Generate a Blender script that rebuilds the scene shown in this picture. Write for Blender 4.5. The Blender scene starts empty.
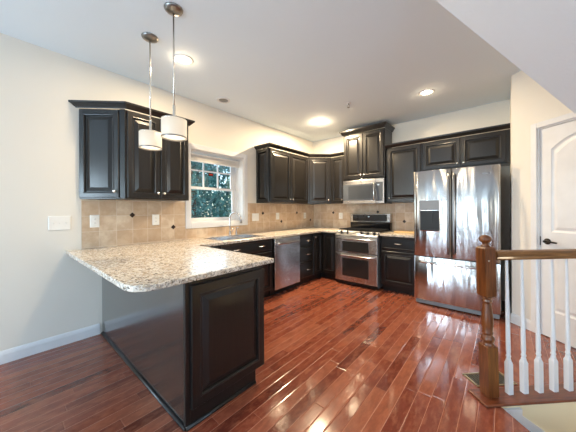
import bpy, bmesh, math, random
from mathutils import Vector, Matrix
S = bpy.context.scene
COL = S.collection
PI = math.pi
SQ = math.sqrt(0.5)

# ------------------------------------------------------------------ camera, world, lights, exposure
cam = bpy.data.cameras.new('camera'); camo = bpy.data.objects.new('camera', cam); COL.objects.link(camo)
cam.sensor_width = 36.0; cam.lens = 36.0 * 250.19 / 576
cam.shift_x = -0.13 / 576; cam.shift_y = -5.55 / 576
cam.clip_start = 0.02
camo.matrix_world = (Matrix.Translation((3.198, -4.581, 1.281)) @ Matrix.Rotation(0.7109, 4, 'Z')
                     @ Matrix.Rotation(PI / 2 - 0.0021, 4, 'X') @ Matrix.Rotation(-0.0049, 4, 'Z'))
S.camera = camo
S.view_settings.view_transform = 'Standard'
S.view_settings.look = 'None'
S.view_settings.gamma = 1.0
S.view_settings.use_curve_mapping = False
S.view_settings.exposure = 0.60
try:
    S.cycles.max_bounces = 10; S.cycles.diffuse_bounces = 5; S.cycles.glossy_bounces = 5
    S.cycles.sample_clamp_indirect = 6.0
    S.cycles.use_denoising = True
except Exception:
    pass

W = bpy.data.worlds.new('world'); S.world = W; W.use_nodes = True
wn = W.node_tree.nodes; wl = W.node_tree.links
sky = wn.new('ShaderNodeTexSky'); sky.sky_type = 'NISHITA'; sky.sun_disc = False
sky.sun_elevation = math.radians(38); sky.sun_rotation = math.radians(200)
wl.new(sky.outputs[0], wn['Background'].inputs[0]); wn['Background'].inputs[1].default_value = 0.37

def area(name, loc, rot, sx, sy, power, col, spread=180):
    l = bpy.data.lights.new(name, 'AREA'); l.shape = 'RECTANGLE'; l.size = sx; l.size_y = sy
    l.energy = power; l.color = col; l.spread = math.radians(spread)
    o = bpy.data.objects.new(name, l); COL.objects.link(o); o.location = loc; o.rotation_euler = rot
    return o
DAY = (0.58, 0.80, 1.0)
UNSEEN_WINDOWS = [(0.50, 1.20), (1.72, 1.90), (2.62, 2.80), (4.3, 5.5)]
REAR_SILL = 0.12; REAR_POWER = [62, 20, 13, 5]
for i, (a, b) in enumerate(UNSEEN_WINDOWS):      # daylight from behind the camera; unseen windows sized for reflections in steel and lacquer
    area('window_daylight', ((a + b) / 2, -8.42, (REAR_SILL + 2.2) / 2), (PI / 2, 0, 0), b - a - .08, 2.2 - REAR_SILL - .1, REAR_POWER[i], DAY)
area('side_window_daylight', (-0.30, -6.95, 1.35), (0, -PI / 2, 0), 1.5, 1.55, 25, DAY)  # unseen side window, added to light the room from the left
lw = bpy.data.lights.new('lower_stair_lamp', 'POINT'); lw.energy = 9; lw.color = (1, .82, .56); lw.shadow_soft_size = .08
lwo = bpy.data.objects.new('lower_stair_lamp', lw); COL.objects.link(lwo); lwo.location = (4.75, -1.45, -.75)
area('hall_window_daylight', (6.72, -6.2, 1.4), (0, PI / 2, 0), 1.4, 2.3, 44, DAY)  # unseen hall window, added to brighten the long window wall
area('kitchen_window_daylight', (-0.36, -2.43, 1.65), (0, -PI / 2, 0), 0.8, 0.75, 4, (0.75, 0.88, 1.0))

# ------------------------------------------------------------------ material helpers
class NT:
    def __init__(s, name):
        s.m = bpy.data.materials.new(name); s.m.use_nodes = True
        s.t = s.m.node_tree; s.b = s.t.nodes['Principled BSDF']
    def n(s, typ, **kw):
        n = s.t.nodes.new(typ)
        for k, v in kw.items(): setattr(n, k, v)
        return n
    def l(s, a, b): s.t.links.new(a, b)
    def math(s, op, a, b=None, c=None):
        n = s.n('ShaderNodeMath', operation=op)
        for i, v in enumerate((a, b, c)):
            if v is None: continue
            if isinstance(v, (int, float)): n.inputs[i].default_value = v
            else: s.l(v, n.inputs[i])
        return n.outputs[0]
    def ramp(s, fac, stops, interp='LINEAR'):
        r = s.n('ShaderNodeValToRGB'); r.color_ramp.interpolation = interp
        e = r.color_ramp.elements
        while len(e) < len(stops): e.new(0.5)
        for i, (p, c) in enumerate(stops):
            e[i].position = p; e[i].color = (*c, 1)
        s.l(fac, r.inputs[0]); return r.outputs[0]
    def mix(s, fac, a, b, blend='MIX'):
        n = s.n('ShaderNodeMix', data_type='RGBA', blend_type=blend)
        for sock, v in ((n.inputs[0], fac), (n.inputs[6], a), (n.inputs[7], b)):
            if isinstance(v, (int, float)): sock.default_value = v
            elif isinstance(v, tuple): sock.default_value = (*v, 1)
            else: s.l(v, sock)
        return n.outputs[2]
    def pos(s): return s.n('ShaderNodeNewGeometry').outputs['Position']
    def obj(s): return s.n('ShaderNodeTexCoord').outputs['Object']
    def noise(s, vec, scale, detail=3, rough=.5, scl=(1, 1, 1)):
        mp = s.n('ShaderNodeMapping'); mp.inputs['Scale'].default_value = scl; s.l(vec, mp.inputs[0])
        n = s.n('ShaderNodeTexNoise'); n.inputs['Scale'].default_value = scale
        n.inputs['Detail'].default_value = detail; n.inputs['Roughness'].default_value = rough
        s.l(mp.outputs[0], n.inputs['Vector']); return n.outputs
    def bump(s, h, strength, dist=0.01):
        b = s.n('ShaderNodeBump'); b.inputs['Strength'].default_value = strength; b.inputs['Distance'].default_value = dist
        s.l(h, b.inputs['Height']); s.l(b.outputs[0], s.b.inputs['Normal']); return b
    def set(s, **kw):
        for k, v in kw.items():
            i = s.b.inputs[k.replace('_', ' ')]
            if isinstance(v, tuple): i.default_value = (*v, 1)
            elif isinstance(v, (int, float)): i.default_value = v
            else: s.l(v, i)
        return s

def srgb(r, g, b):
    f = lambda c: (c / 255 / 12.92) if c / 255 <= .04045 else ((c / 255 + .055) / 1.055) ** 2.4
    return (f(r), f(g), f(b))

def simple(name, col, rough=.5, metal=0., noise=0.03, nscale=8., **kw):
    t = NT(name)
    n = t.noise(t.obj(), nscale)[0]
    lo = tuple(c * (1 - noise) for c in col); hi = tuple(min(1, c * (1 + noise)) for c in col)
    t.set(Base_Color=t.ramp(n, [(.3, lo), (.7, hi)]), Roughness=rough, Metallic=metal, **kw)
    return t.m

def paint(name, col, bump=.08, scale=160, rough=.75):
    t = NT(name); p = t.pos()
    n = t.noise(p, 1.5)[0]
    t.set(Base_Color=t.ramp(n, [(.3, tuple(c * .985 for c in col)), (.7, col)]), Roughness=rough)
    t.bump(t.noise(p, scale, 2)[0], bump, .003)
    return t.m

def floor_material():
    t = NT('cherry_planks'); p = t.pos()
    sp = t.n('ShaderNodeSeparateXYZ'); t.l(p, sp.inputs[0])
    PW, PL = .083, .95
    u = t.math('DIVIDE', sp.outputs[0], PW); row = t.math('FLOOR', u); fu = t.math('FRACT', u)
    wn1 = t.n('ShaderNodeTexWhiteNoise', noise_dimensions='1D'); t.l(row, wn1.inputs['W'])
    v = t.math('ADD', t.math('DIVIDE', sp.outputs[1], PL), t.math('MULTIPLY', wn1.outputs[0], 13.7))
    idx = t.math('FLOOR', v); fv = t.math('FRACT', v)
    cb = t.n('ShaderNodeCombineXYZ'); t.l(row, cb.inputs[0]); t.l(idx, cb.inputs[1])
    wn2 = t.n('ShaderNodeTexWhiteNoise', noise_dimensions='2D'); t.l(cb.outputs[0], wn2.inputs['Vector'])
    off = t.n('ShaderNodeVectorMath', operation='MULTIPLY_ADD')
    t.l(wn2.outputs[1], off.inputs[0]); off.inputs[1].default_value = (9, 9, 9); t.l(p, off.inputs[2])
    grain = t.noise(off.outputs[0], 3.0, 8, .7, (7, 2.2, 1))[0]
    fig = t.noise(off.outputs[0], 1.0, 6, .7, (26, 9, 1))[0]
    base = t.ramp(wn2.outputs[0], [(0, srgb(100, 46, 34)), (.25, srgb(126, 62, 46)), (.7, srgb(142, 76, 56)), (1, srgb(158, 92, 68))])
    dark = t.mix(t.ramp(grain, [(.35, (0, 0, 0)), (.7, (1, 1, 1))]), t.mix(.35, base, (0.03, .008, .005)), base)
    col = t.mix(t.ramp(fig, [(.45, (0, 0, 0)), (.75, (.45, .45, .45))]), dark, srgb(186, 116, 84))
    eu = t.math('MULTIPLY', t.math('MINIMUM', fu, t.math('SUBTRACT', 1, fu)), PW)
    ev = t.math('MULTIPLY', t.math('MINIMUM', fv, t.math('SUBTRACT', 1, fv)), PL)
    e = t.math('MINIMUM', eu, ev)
    bevel_glint = t.math('MAXIMUM', t.math('LESS_THAN', eu, .0014), t.math('MULTIPLY', t.math('LESS_THAN', ev, .0012), .35))
    col = t.mix(bevel_glint, col, srgb(184, 126, 100))  # pale seams: bevel highlights painted into the board colour
    t.set(Base_Color=col, Roughness=.13, Specular_IOR_Level=.5, Coat_Weight=.35, Coat_Roughness=.06)
    hgt = t.n('ShaderNodeMapRange'); t.l(e, hgt.inputs[0]); hgt.inputs[1].default_value = 0; hgt.inputs[2].default_value = .006
    h2 = t.math('ADD', hgt.outputs[0], t.math('MULTIPLY', t.noise(p, 6, 2, .5, (3, .6, 1))[0], .3))
    b = t.bump(h2, .30, .004)
    # every board lies at its own very slight tilt
    sub = t.n('ShaderNodeVectorMath', operation='MULTIPLY_ADD'); t.l(wn2.outputs[1], sub.inputs[0])
    sub.inputs[1].default_value = (.020, .020, 0); sub.inputs[2].default_value = (-.010, -.010, 0)
    ad = t.n('ShaderNodeVectorMath', operation='ADD'); t.l(b.outputs[0], ad.inputs[0]); t.l(sub.outputs[0], ad.inputs[1])
    nm = t.n('ShaderNodeVectorMath', operation='NORMALIZE'); t.l(ad.outputs[0], nm.inputs[0])
    t.l(nm.outputs[0], t.b.inputs['Normal']); t.l(nm.outputs[0], t.b.inputs['Coat Normal'])
    return t.m

def granite_material():
    t = NT('speckled_granite'); p = t.pos()
    n0 = t.noise(p, 14, 4, .6)[0]
    base = t.ramp(n0, [(.3, srgb(208, 196, 180)), (.5, srgb(226, 217, 203)), (.7, srgb(236, 231, 222))])
    v1 = t.n('ShaderNodeTexVoronoi'); v1.inputs['Scale'].default_value = 95; t.l(p, v1.inputs['Vector'])
    sc = t.n('ShaderNodeSeparateColor'); t.l(v1.outputs['Color'], sc.inputs[0])
    c = t.mix(t.ramp(sc.outputs[0], [(.74, (0, 0, 0)), (.76, (.8, .8, .8))]), base, srgb(178, 158, 132))
    c = t.mix(t.ramp(sc.outputs[1], [(.80, (0, 0, 0)), (.82, (.8, .8, .8))]), c, srgb(164, 158, 150))
    v2 = t.n('ShaderNodeTexVoronoi'); v2.inputs['Scale'].default_value = 130; t.l(p, v2.inputs['Vector'])
    sc2 = t.n('ShaderNodeSeparateColor'); t.l(v2.outputs['Color'], sc2.inputs[0])
    cl = t.ramp(t.noise(p, 30, 3)[0], [(.45, (0, 0, 0)), (.6, (1, 1, 1))])
    dk = t.math('MULTIPLY', t.math('GREATER_THAN', sc2.outputs[0], .72), cl)
    c = t.mix(dk, c, srgb(92, 78, 64))
    t.set(Base_Color=c, Roughness=.20, Specular_IOR_Level=.5)
    return t.m

def tile_material(axis, off):
    t = NT('travertine_tile'); p = t.pos()
    sp = t.n('ShaderNodeSeparateXYZ'); t.l(p, sp.inputs[0])
    T = .1565
    u = t.math('DIVIDE', t.math('SUBTRACT', sp.outputs[axis], off), T); v = t.math('DIVIDE', t.math('SUBTRACT', sp.outputs[2], .9085), T + .003)
    cb = t.n('ShaderNodeCombineXYZ'); t.l(t.math('FLOOR', u), cb.inputs[0]); t.l(t.math('FLOOR', v), cb.inputs[1])
    w = t.n('ShaderNodeTexWhiteNoise', noise_dimensions='2D'); t.l(cb.outputs[0], w.inputs['Vector'])
    offv = t.n('ShaderNodeVectorMath', operation='MULTIPLY_ADD')
    t.l(w.outputs[1], offv.inputs[0]); offv.inputs[1].default_value = (7, 7, 7); t.l(p, offv.inputs[2])
    cloud = t.noise(offv.outputs[0], 9, 5, .6)[0]
    a = t.ramp(w.outputs[0], [(0, srgb(202, 176, 148)), (.5, srgb(214, 190, 162)), (1, srgb(224, 206, 182))])
    c = t.mix(t.ramp(cloud, [(.4, (.55, .55, .55)), (.62, (0, 0, 0))]), a, srgb(186, 152, 120))
    fu = t.math('FRACT', u); fv = t.math('FRACT', v)
    e = t.math('MULTIPLY', t.math('MINIMUM', t.math('MINIMUM', fu, t.math('SUBTRACT', 1, fu)), t.math('MINIMUM', fv, t.math('SUBTRACT', 1, fv))), T)
    c = t.mix(t.math('LESS_THAN', e, .0016), c, srgb(224, 212, 194))
    t.set(Base_Color=c, Roughness=.38)
    mr = t.n('ShaderNodeMapRange'); t.l(e, mr.inputs[0]); mr.inputs[2].default_value = .004
    t.bump(t.math('ADD', mr.outputs[0], t.math('MULTIPLY', cloud, .3)), .35, .004)
    return t.m

def steel_material(name, rough=.22, wave=.0, col=(.60, .60, .61), aniso=.0):
    t = NT(name); p = t.obj()
    br = t.noise(p, 4, 3, .6, (1, 1, 160) if False else (180, 180, 1))[0]
    t.set(Base_Color=t.ramp(br, [(.3, tuple(c * .93 for c in col)), (.7, col)]), Metallic=1.0)
    t.set(Roughness=t.math('ADD', t.math('MULTIPLY', br, .08), rough - .04))
    if aniso:                                    # brushed along the horizontal
        tg = t.n('ShaderNodeTangent', direction_type='RADIAL', axis='Z'); t.l(tg.outputs[0], t.b.inputs['Tangent'])
        t.set(Anisotropic=aniso, Anisotropic_Rotation=.25)
    if wave:
        t.bump(t.noise(p, 2.6, 1.5, .4, (2.9, 2.9, .5))[0], wave, .06)
    return t.m

def wood_material(name, c0, c1, c2, scl=(14, 14, 1.2), rough=.28):
    t = NT(name); p = t.obj()
    n = t.noise(p, 4, 6, .65, scl)[0]
    t.set(Base_Color=t.ramp(n, [(.3, c0), (.52, c1), (.72, c2)]), Roughness=rough, Coat_Weight=.3, Coat_Roughness=.12)
    t.bump(n, .08, .003)
    return t.m

def black_cabinet(name='espresso_lacquer', rough=.30, spec=.42, coat=.24):
    t = NT(name); p = t.obj()
    n = t.noise(p, 5, 5, .6, (14, 14, 1))[0]
    t.set(Base_Color=t.ramp(n, [(.3, (.0085, .0075, .0070)), (.7, (.014, .0125, .0115))]), Roughness=rough, Specular_IOR_Level=spec,
          Coat_Weight=coat, Coat_Roughness=.16)
    t.bump(n, .04, .002)
    return t.m

def emit(name, col, strength, base=(.9, .88, .84)):
    t = NT(name); n = t.noise(t.obj(), 40, 2)[0]
    t.set(Base_Color=base, Roughness=.6, Emission_Color=t.ramp(n, [(.3, tuple(c * .96 for c in col)), (.7, col)]), Emission_Strength=strength)
    return t.m

def glass_material():
    t = NT('window_glass')
    tr = t.n('ShaderNodeBsdfTransparent'); gl = t.n('ShaderNodeBsdfGlossy'); gl.inputs['Roughness'].default_value = .02
    fr = t.n('ShaderNodeFresnel'); fr.inputs['IOR'].default_value = 1.45
    tr.inputs[0].default_value = (.93, .97, .97, 1)
    mx = t.n('ShaderNodeMixShader'); t.l(fr.outputs[0], mx.inputs[0]); t.l(tr.outputs[0], mx.inputs[1]); t.l(gl.outputs[0], mx.inputs[2])
    t.l(mx.outputs[0], t.t.nodes['Material Output'].inputs[0])
    return t.m

def leaf_material(name, a, b):
    t = NT(name); n = t.noise(t.pos(), 3.0, 3)[0]
    t.set(Base_Color=t.ramp(n, [(.35, a), (.65, b)]), Roughness=.6)
    return t.m

M = dict(
    wall=paint('cream_wall_paint', srgb(230, 225, 215)), ceiling=paint('ceiling_paint', srgb(228, 238, 246), .25, 90),
    soffit=paint('textured_soffit_paint', srgb(228, 232, 236), .5, 60),
    white=simple('white_trim_paint', srgb(224, 225, 227), .35), stairwall=paint('stair_wall_paint', srgb(238, 222, 184)),
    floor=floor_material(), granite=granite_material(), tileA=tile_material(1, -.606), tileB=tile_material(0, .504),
    accent=simple('dark_bronze_tile', srgb(52, 38, 32), .3, .3), black=black_cabinet(),
    gloss=black_cabinet('glossy_espresso_veneer', .22, 1.0, 1.0), toe=simple('toe_kick_black', (.006, .006, .006), .5),
    steel=steel_material('brushed_steel', .26, 0, (.62, .62, .63), .8), fridge=steel_material('wavy_brushed_steel', .17, .24, (.54, .535, .53), .82),
    handle=steel_material('polished_steel', .14, 0, (.72, .72, .72)), darksteel=steel_material('dark_steel', .3, 0, (.30, .30, .31)),
    nickel=simple('satin_nickel', (.74, .71, .66), .25, 1.0), chrome=simple('chrome', (.75, .76, .78), .08, 1.0),
    bronze=simple('oil_rubbed_bronze', (.02, .017, .015), .35, .6), pewter=simple('brushed_pewter', (.28, .27, .26), .32, 1.0),
    blackglass=simple('black_glass', (.008, .008, .009), .06), ovenglass=simple('smoked_oven_glass', (.03, .028, .027), .07),
    meshglass=simple('dark_mesh_glass', (.05, .057, .068), .12), microglass=simple('microwave_glass', (.085, .097, .115), .10), blackplastic=simple('black_plastic', (.010, .010, .010), .3),
    iron=simple('cast_iron', (.01, .01, .01), .6), fridgeside=simple('grey_fridge_side', srgb(92, 93, 96), .5),
    greyplastic=simple('grey_plastic', srgb(140, 142, 144), .4), outlet=simple('white_plastic', srgb(240, 238, 232), .35),
    slot=simple('dark_slot', (.03, .03, .03), .6),
    oak=wood_material('stained_oak', srgb(66, 34, 16), srgb(108, 60, 28), srgb(136, 82, 42)),
    oakrail=wood_material('stained_oak_rail', srgb(84, 52, 24), srgb(126, 84, 42), srgb(156, 108, 58), (1.4, 14, 14), .42),
    nosing=wood_material('stained_nosing', srgb(74, 34, 18), srgb(110, 56, 30), srgb(132, 72, 42), (1.2, 14, 14)),
    maple=wood_material('pale_maple', srgb(198, 160, 104), srgb(216, 182, 126), srgb(226, 196, 146), (1.2, 14, 14), .45),
    shade=emit('glowing_linen_shade', (1.0, .83, .62), .33, (.50, .46, .40)), diffuser=emit('glowing_diffuser', (1.0, .86, .66), .62, (.5, .47, .42)),
    lens=emit('lit_lens', (1.0, .93, .80), 9.0), dimlens=simple('unlit_lens', srgb(120, 118, 114), .3),
    ventgrey=simple('dull_vent_metal', srgb(88, 84, 74), .5, .4),
    khaki=wood_material('khaki_frame', srgb(120, 104, 76), srgb(148, 130, 98), srgb(164, 148, 116), (1.2, 14, 14)),
    carpet=paint('pale_carpet', srgb(206, 202, 196), .6, 300, .95), glass=glass_material(), blind=simple('white_blind', srgb(236, 234, 230), .5),
    sticker=simple('warning_sticker_black', srgb(40, 20, 16), .5), red=simple('sticker_red', srgb(196, 44, 22), .5),
    display=emit('blue_white_display', (.75, .9, 1.0), .7, (.02, .02, .02)),
    bark=simple('tree_bark', srgb(70, 58, 48), .9, 0, .2), outsideground=simple('lawn', srgb(60, 84, 52), .95, 0, .3, 2.),
    leafA=leaf_material('teal_leaves', srgb(40, 92, 92), srgb(92, 150, 140)), leafB=leaf_material('green_leaves', srgb(56, 100, 78), srgb(116, 158, 118)),
)

# ------------------------------------------------------------------ mesh helpers
class MB:
    def __init__(s): s.v = []; s.f = []; s.sm = []; s.mi = []
    def add(s, vs, fs, smooth=False, mi=0, mat=None):
        o = len(s.v)
        for p in vs:
            s.v.append(tuple(mat @ Vector(p)) if mat else tuple(p))
        for f in fs: s.f.append(tuple(i + o for i in f)); s.sm.append(smooth); s.mi.append(mi)
        return s
    def box(s, x0, x1, y0, y1, z0, z1, mi=0, mat=None):
        v = [(x, y, z) for x in (x0, x1) for y in (y0, y1) for z in (z0, z1)]
        return s.add(v, [(0, 1, 3, 2), (4, 6, 7, 5), (0, 4, 5, 1), (2, 3, 7, 6), (0, 2, 6, 4), (1, 5, 7, 3)], False, mi, mat)
    def prism(s, poly, z0, z1, mi=0, mat=None):
        n = len(poly)
        a = sum(poly[i][0] * poly[(i + 1) % n][1] - poly[(i + 1) % n][0] * poly[i][1] for i in range(n))
        if a < 0: poly = poly[::-1]
        v = [(x, y, z0) for x, y in poly] + [(x, y, z1) for x, y in poly]
        f = [tuple(range(n))[::-1], tuple(range(n, 2 * n))] + [(i, (i + 1) % n, n + (i + 1) % n, n + i) for i in range(n)]
        return s.add(v, f, False, mi, mat)
    def lathe(s, prof, n=24, axis=(0, 0, 1), at=(0, 0, 0), cap=True, mi=0, smooth=True):
        q = Vector((0, 0, 1)).rotation_difference(Vector(axis)).to_matrix().to_4x4()
        m = Matrix.Translation(at) @ q
        v = []; f = []
        for r, z in prof:
            for k in range(n): v.append((r * math.cos(2 * PI * k / n), r * math.sin(2 * PI * k / n), z))
        for i in range(len(prof) - 1):
            for k in range(n):
                f.append((i * n + k, i * n + (k + 1) % n, (i + 1) * n + (k + 1) % n, (i + 1) * n + k))
        s.add(v, f, smooth, mi, m)
        if cap:
            o = len(s.v) - len(v)
            if prof[0][0] > 1e-6: s.f.append(tuple(o + k for k in range(n))[::-1]); s.sm.append(False); s.mi.append(mi)
            if prof[-1][0] > 1e-6:
                b = o + (len(prof) - 1) * n
                s.f.append(tuple(b + k for k in range(n))); s.sm.append(False); s.mi.append(mi)
        return s
    def cyl(s, a, b, r, n=16, mi=0):
        a = Vector(a); b = Vector(b); d = b - a
        return s.lathe([(r, 0), (r, d.length)], n, d.normalized(), a, True, mi)
    def tube(s, pts, r, n=10, mi=0, flat=None):
        pts = [Vector(p) for p in pts]; v = []; f = []
        up = None
        for i, p in enumerate(pts):
            t = (pts[min(i + 1, len(pts) - 1)] - pts[max(i - 1, 0)]).normalized()
            if up is None:
                up = Vector((0, 0, 1)) if abs(t.z) < .9 else Vector((1, 0, 0))
            u = (up - t * up.dot(t)).normalized(); w = t.cross(u); up = u
            rr = r[i] if isinstance(r, (list, tuple)) else r
            for k in range(n):
                a = 2 * PI * k / n
                v.append(tuple(p + u * (math.cos(a) * rr) + w * (math.sin(a) * rr * (flat or 1))))
        for i in range(len(pts) - 1):
            for k in range(n): f.append((i * n + k, i * n + (k + 1) % n, (i + 1) * n + (k + 1) % n, (i + 1) * n + k))
        s.add(v, f, True, mi)
        o = len(s.v) - len(v)
        s.f.append(tuple(o + k for k in range(n))[::-1]); s.f.append(tuple(o + (len(pts) - 1) * n + k for k in range(n)))
        s.sm += [False, False]; s.mi += [mi, mi]
        return s
    def rings(s, rings, cap_last=True, cap_first=True, mi=0, mat=None):
        """nested closed loops of equal length -> a skinned stepped panel"""
        n = len(rings[0]); v = [p for r in rings for p in r]; f = []
        for i in range(len(rings) - 1):
            for k in range(n): f.append((i * n + k, i * n + (k + 1) % n, (i + 1) * n + (k + 1) % n, (i + 1) * n + k))
        if cap_last: f.append(tuple((len(rings) - 1) * n + k for k in range(n)))
        if cap_first: f.append(tuple(range(n))[::-1])
        return s.add(v, f, False, mi, mat)
    def build(s, name, mats, parent=None, bevel=0, loc=None, rot=None, seg=2):
        me = bpy.data.meshes.new(name); me.from_pydata(s.v, [], s.f)
        me.polygons.foreach_set('use_smooth', s.sm); me.polygons.foreach_set('material_index', s.mi)
        for m in (mats if isinstance(mats, (list, tuple)) else [mats]): me.materials.append(m)
        bm = bmesh.new(); bm.from_mesh(me); bmesh.ops.recalc_face_normals(bm, faces=bm.faces); bm.to_mesh(me); bm.free()
        me.update()
        o = bpy.data.objects.new(name, me); COL.objects.link(o)
        if parent: o.parent = parent
        if loc: o.location = loc
        if rot: o.rotation_euler = rot
        if bevel:
            b = o.modifiers.new('bevel', 'BEVEL'); b.width = bevel; b.segments = seg; b.limit_method = 'ANGLE'; b.angle_limit = math.radians(40)
        return o

def empty(name, loc=(0, 0, 0), rz=0):
    o = bpy.data.objects.new(name, None); COL.objects.link(o); o.location = loc; o.rotation_euler = (0, 0, rz)
    o.empty_display_size = .1; return o
def tag(o, label, cat, group=None, kind=None):
    o['label'] = label; o['category'] = cat
    if group: o['group'] = group
    if kind: o['kind'] = kind
    return o
def struct(o, label=None, cat=None):
    o['kind'] = 'structure'
    if label: o['label'] = label; o['category'] = cat
    return o
def copy_tree(o, parent=None):
    c = o.copy(); COL.objects.link(c); c.parent = parent
    for ch in list(o.children): copy_tree(ch, c)
    return c

def rect_ring(x0, x1, z0, z1, ins, y):
    return [(x0 + ins, y, z0 + ins), (x1 - ins, y, z0 + ins), (x1 - ins, y, z1 - ins), (x0 + ins, y, z1 - ins)]
def raised(mb, x0, x1, z0, z1, y, fr=.055, t=.020):
    """raised-panel door facing -y: y is the plane its back lies on"""
    w = min(x1 - x0, z1 - z0); k = min(1, w / .30)
    f = fr * k
    pr = [(0, 0), (0, t * .8), (.004, t), (f - .013, t), (f - .010, t + .0022), (f - .006, t + .0032), (f - .002, t + .0018), (f + .001, t - .003), (f + .003, t - .013), (f + .011, t - .0135), (f + .014, t - .012), (f + .014 + .026 * k, t - .002), (f + .017 + .028 * k, t), (f + .021 + .028 * k, t + .0003)]
    return mb.rings([rect_ring(x0, x1, z0, z1, i, y - d) for i, d in pr])
def slab(mb, x0, x1, z0, z1, y, t=.020):
    pr = [(0, 0), (0, t * .7), (.006, t - .002), (.010, t), (.016, t), (.022, t - .004), (.026, t - .004)]
    return mb.rings([rect_ring(x0, x1, z0, z1, i, y - d) for i, d in pr])
def knob(parent, x, y, z):
    m = MB(); m.lathe([(.005, 0), (.005, .012), (.013, .016), (.0155, .022), (.013, .028), (.006, .031), (0, .031)], 14, (0, -1, 0), (x, y, z))
    return m.build('knob', M['nickel'], parent)
def pull(parent, x, y, z, w=.10):
    m = MB()
    pts = [(x - w / 2, y, z), (x - w / 2, y - .018, z), (x - w / 2 + .012, y - .028, z), (x - w / 4, y - .031, z), (x, y - .032, z),
           (x + w / 4, y - .031, z), (x + w / 2 - .012, y - .028, z), (x + w / 2, y - .018, z), (x + w / 2, y, z)]
    m.tube(pts, [.008, .006, .006, .0065, .007, .0065, .006, .006, .008], 10)
    return m.build('handle', M['nickel'], parent)

def cabinet(name, label, group, loc, rz, w, d, h, doors=(), drawers=(), toe=0., open_top=False):
    """local frame: x along the front, y 0 at the wall and -d at the front, z 0 at the bottom. doors: (x0,x1,z0,z1,knobx,knobz)"""
    r = empty(name, loc, rz); tag(r, label, 'cabinet', group)
    t = .020; b = MB()
    if open_top:
        k = .018; y1 = -(d - t)
        b.box(0, k, y1, 0, toe, h); b.box(w - k, w, y1, 0, toe, h); b.box(k, w - k, -k, 0, toe, h); b.box(k, w - k, y1, -k, toe, toe + k)
        b.box(k, w - k, y1, y1 + k, toe + k, h); b.box(0.003, w - .003, y1 + .065, 0, 0, toe)
    elif toe:
        b.box(0, w, -(d - t), 0, toe, h); b.box(0.003, w - .003, -(d - t - .065), 0, 0, toe)
    else:
        b.box(0, w, -(d - t), 0, 0, h)
    b.build('cabinet_body', M['black'], r, .0025)
    for (x0, x1, z0, z1, kx, kz) in doors:
        m = MB(); raised(m, x0, x1, z0, z1, -(d - t)); o = m.build('door', M['black'], r)
        if kx is not None: knob(o, kx, -d, kz)
    for (x0, x1, z0, z1, hs) in drawers:
        m = MB(); slab(m, x0, x1, z0, z1, -(d - t)); o = m.build('drawer', M['black'], r)
        for hx in hs: pull(o, hx, -d, (z0 + z1) / 2)
    return r

def sweep(path, prof, z, ends=None):
    """moulding: prof = (out, up) closed outline; out is to the right of the direction of travel; mitred corners"""
    P = [Vector(p) for p in path]; n = len(P); offs = []
    for i in range(n):
        d0 = (P[i] - P[i - 1]).normalized() if i else None
        d1 = (P[i + 1] - P[i]).normalized() if i < n - 1 else None
        r0 = Vector((d0.y, -d0.x)) if d0 else None; r1 = Vector((d1.y, -d1.x)) if d1 else None
        if r0 is None: o = r1
        elif r1 is None: o = r0
        else: o = (r0 + r1) / (1 + r0.dot(r1))
        if ends and i in ends: o = Vector(ends[i])
        offs.append(o)
    mb = MB(); k = len(prof); v = []; f = []
    for i in range(n):
        for a, b in prof: v.append((P[i].x + offs[i].x * a, P[i].y + offs[i].y * a, z + b))
    for i in range(n - 1):
        for j in range(k): f.append((i * k + j, i * k + (j + 1) % k, (i + 1) * k + (j + 1) % k, (i + 1) * k + j))
    f.append(tuple(range(k))[::-1]); f.append(tuple((n - 1) * k + j for j in range(k)))
    return mb.add(v, f)

# ------------------------------------------------------------------ the setting
H = 2.78
C0 = Vector((3.122, -2.40, 0)); ES = Vector((SQ, SQ, 0)); EN = Vector((SQ, -SQ, 0))     # the stair axes: along the rail, towards the dining room
def sn(s, n, z=0): p = C0 + ES * s + EN * n; return (p.x, p.y, z)
def sn2(s, n): return sn(s, n)[:2]
SNM = Matrix(((SQ, SQ, 0, C0.x), (SQ, -SQ, 0, C0.y), (0, 0, 1, 0), (0, 0, 0, 1)))       # (s, n, z) -> world
def clip(poly, fn):
    out = []
    for i in range(len(poly)):
        a, b = poly[i], poly[(i + 1) % len(poly)]; fa, fb = fn(a), fn(b)
        if fa >= 0: out.append(a)
        if (fa >= 0) != (fb >= 0):
            t = fa / (fa - fb); out.append((a[0] + (b[0] - a[0]) * t, a[1] + (b[1] - a[1]) * t))
    return out
XR, YB = 6.6, -8.3
room = [(-.12, .12), (XR, .12), (XR, YB), (-.12, YB)]
fs = lambda p: (Vector((p[0], p[1], 0)) - C0).dot(ES); fn_ = lambda p: (Vector((p[0], p[1], 0)) - C0).dot(EN)
N0, N1, S1 = .075, 1.08, 3.3
fl = MB()
pieces = [clip(room, lambda p: -fs(p)), clip(clip(room, lambda p: fs(p)), lambda p: N0 - .03 - fn_(p)),
          clip(clip(room, lambda p: fs(p)), lambda p: fn_(p) - N1), clip(clip(clip(room, lambda p: fs(p) - S1), lambda p: fn_(p) - N0), lambda p: N1 - fn_(p))]
for p in pieces:
    if len(p) > 2: fl.prism(p, -.22, 0)
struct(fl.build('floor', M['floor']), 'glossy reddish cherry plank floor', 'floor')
struct(MB().box(-.12, XR + .1, YB - .1, .12, H, H + .1).build('ceiling', M['ceiling']), 'flat pale grey ceiling', 'ceiling')

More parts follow.
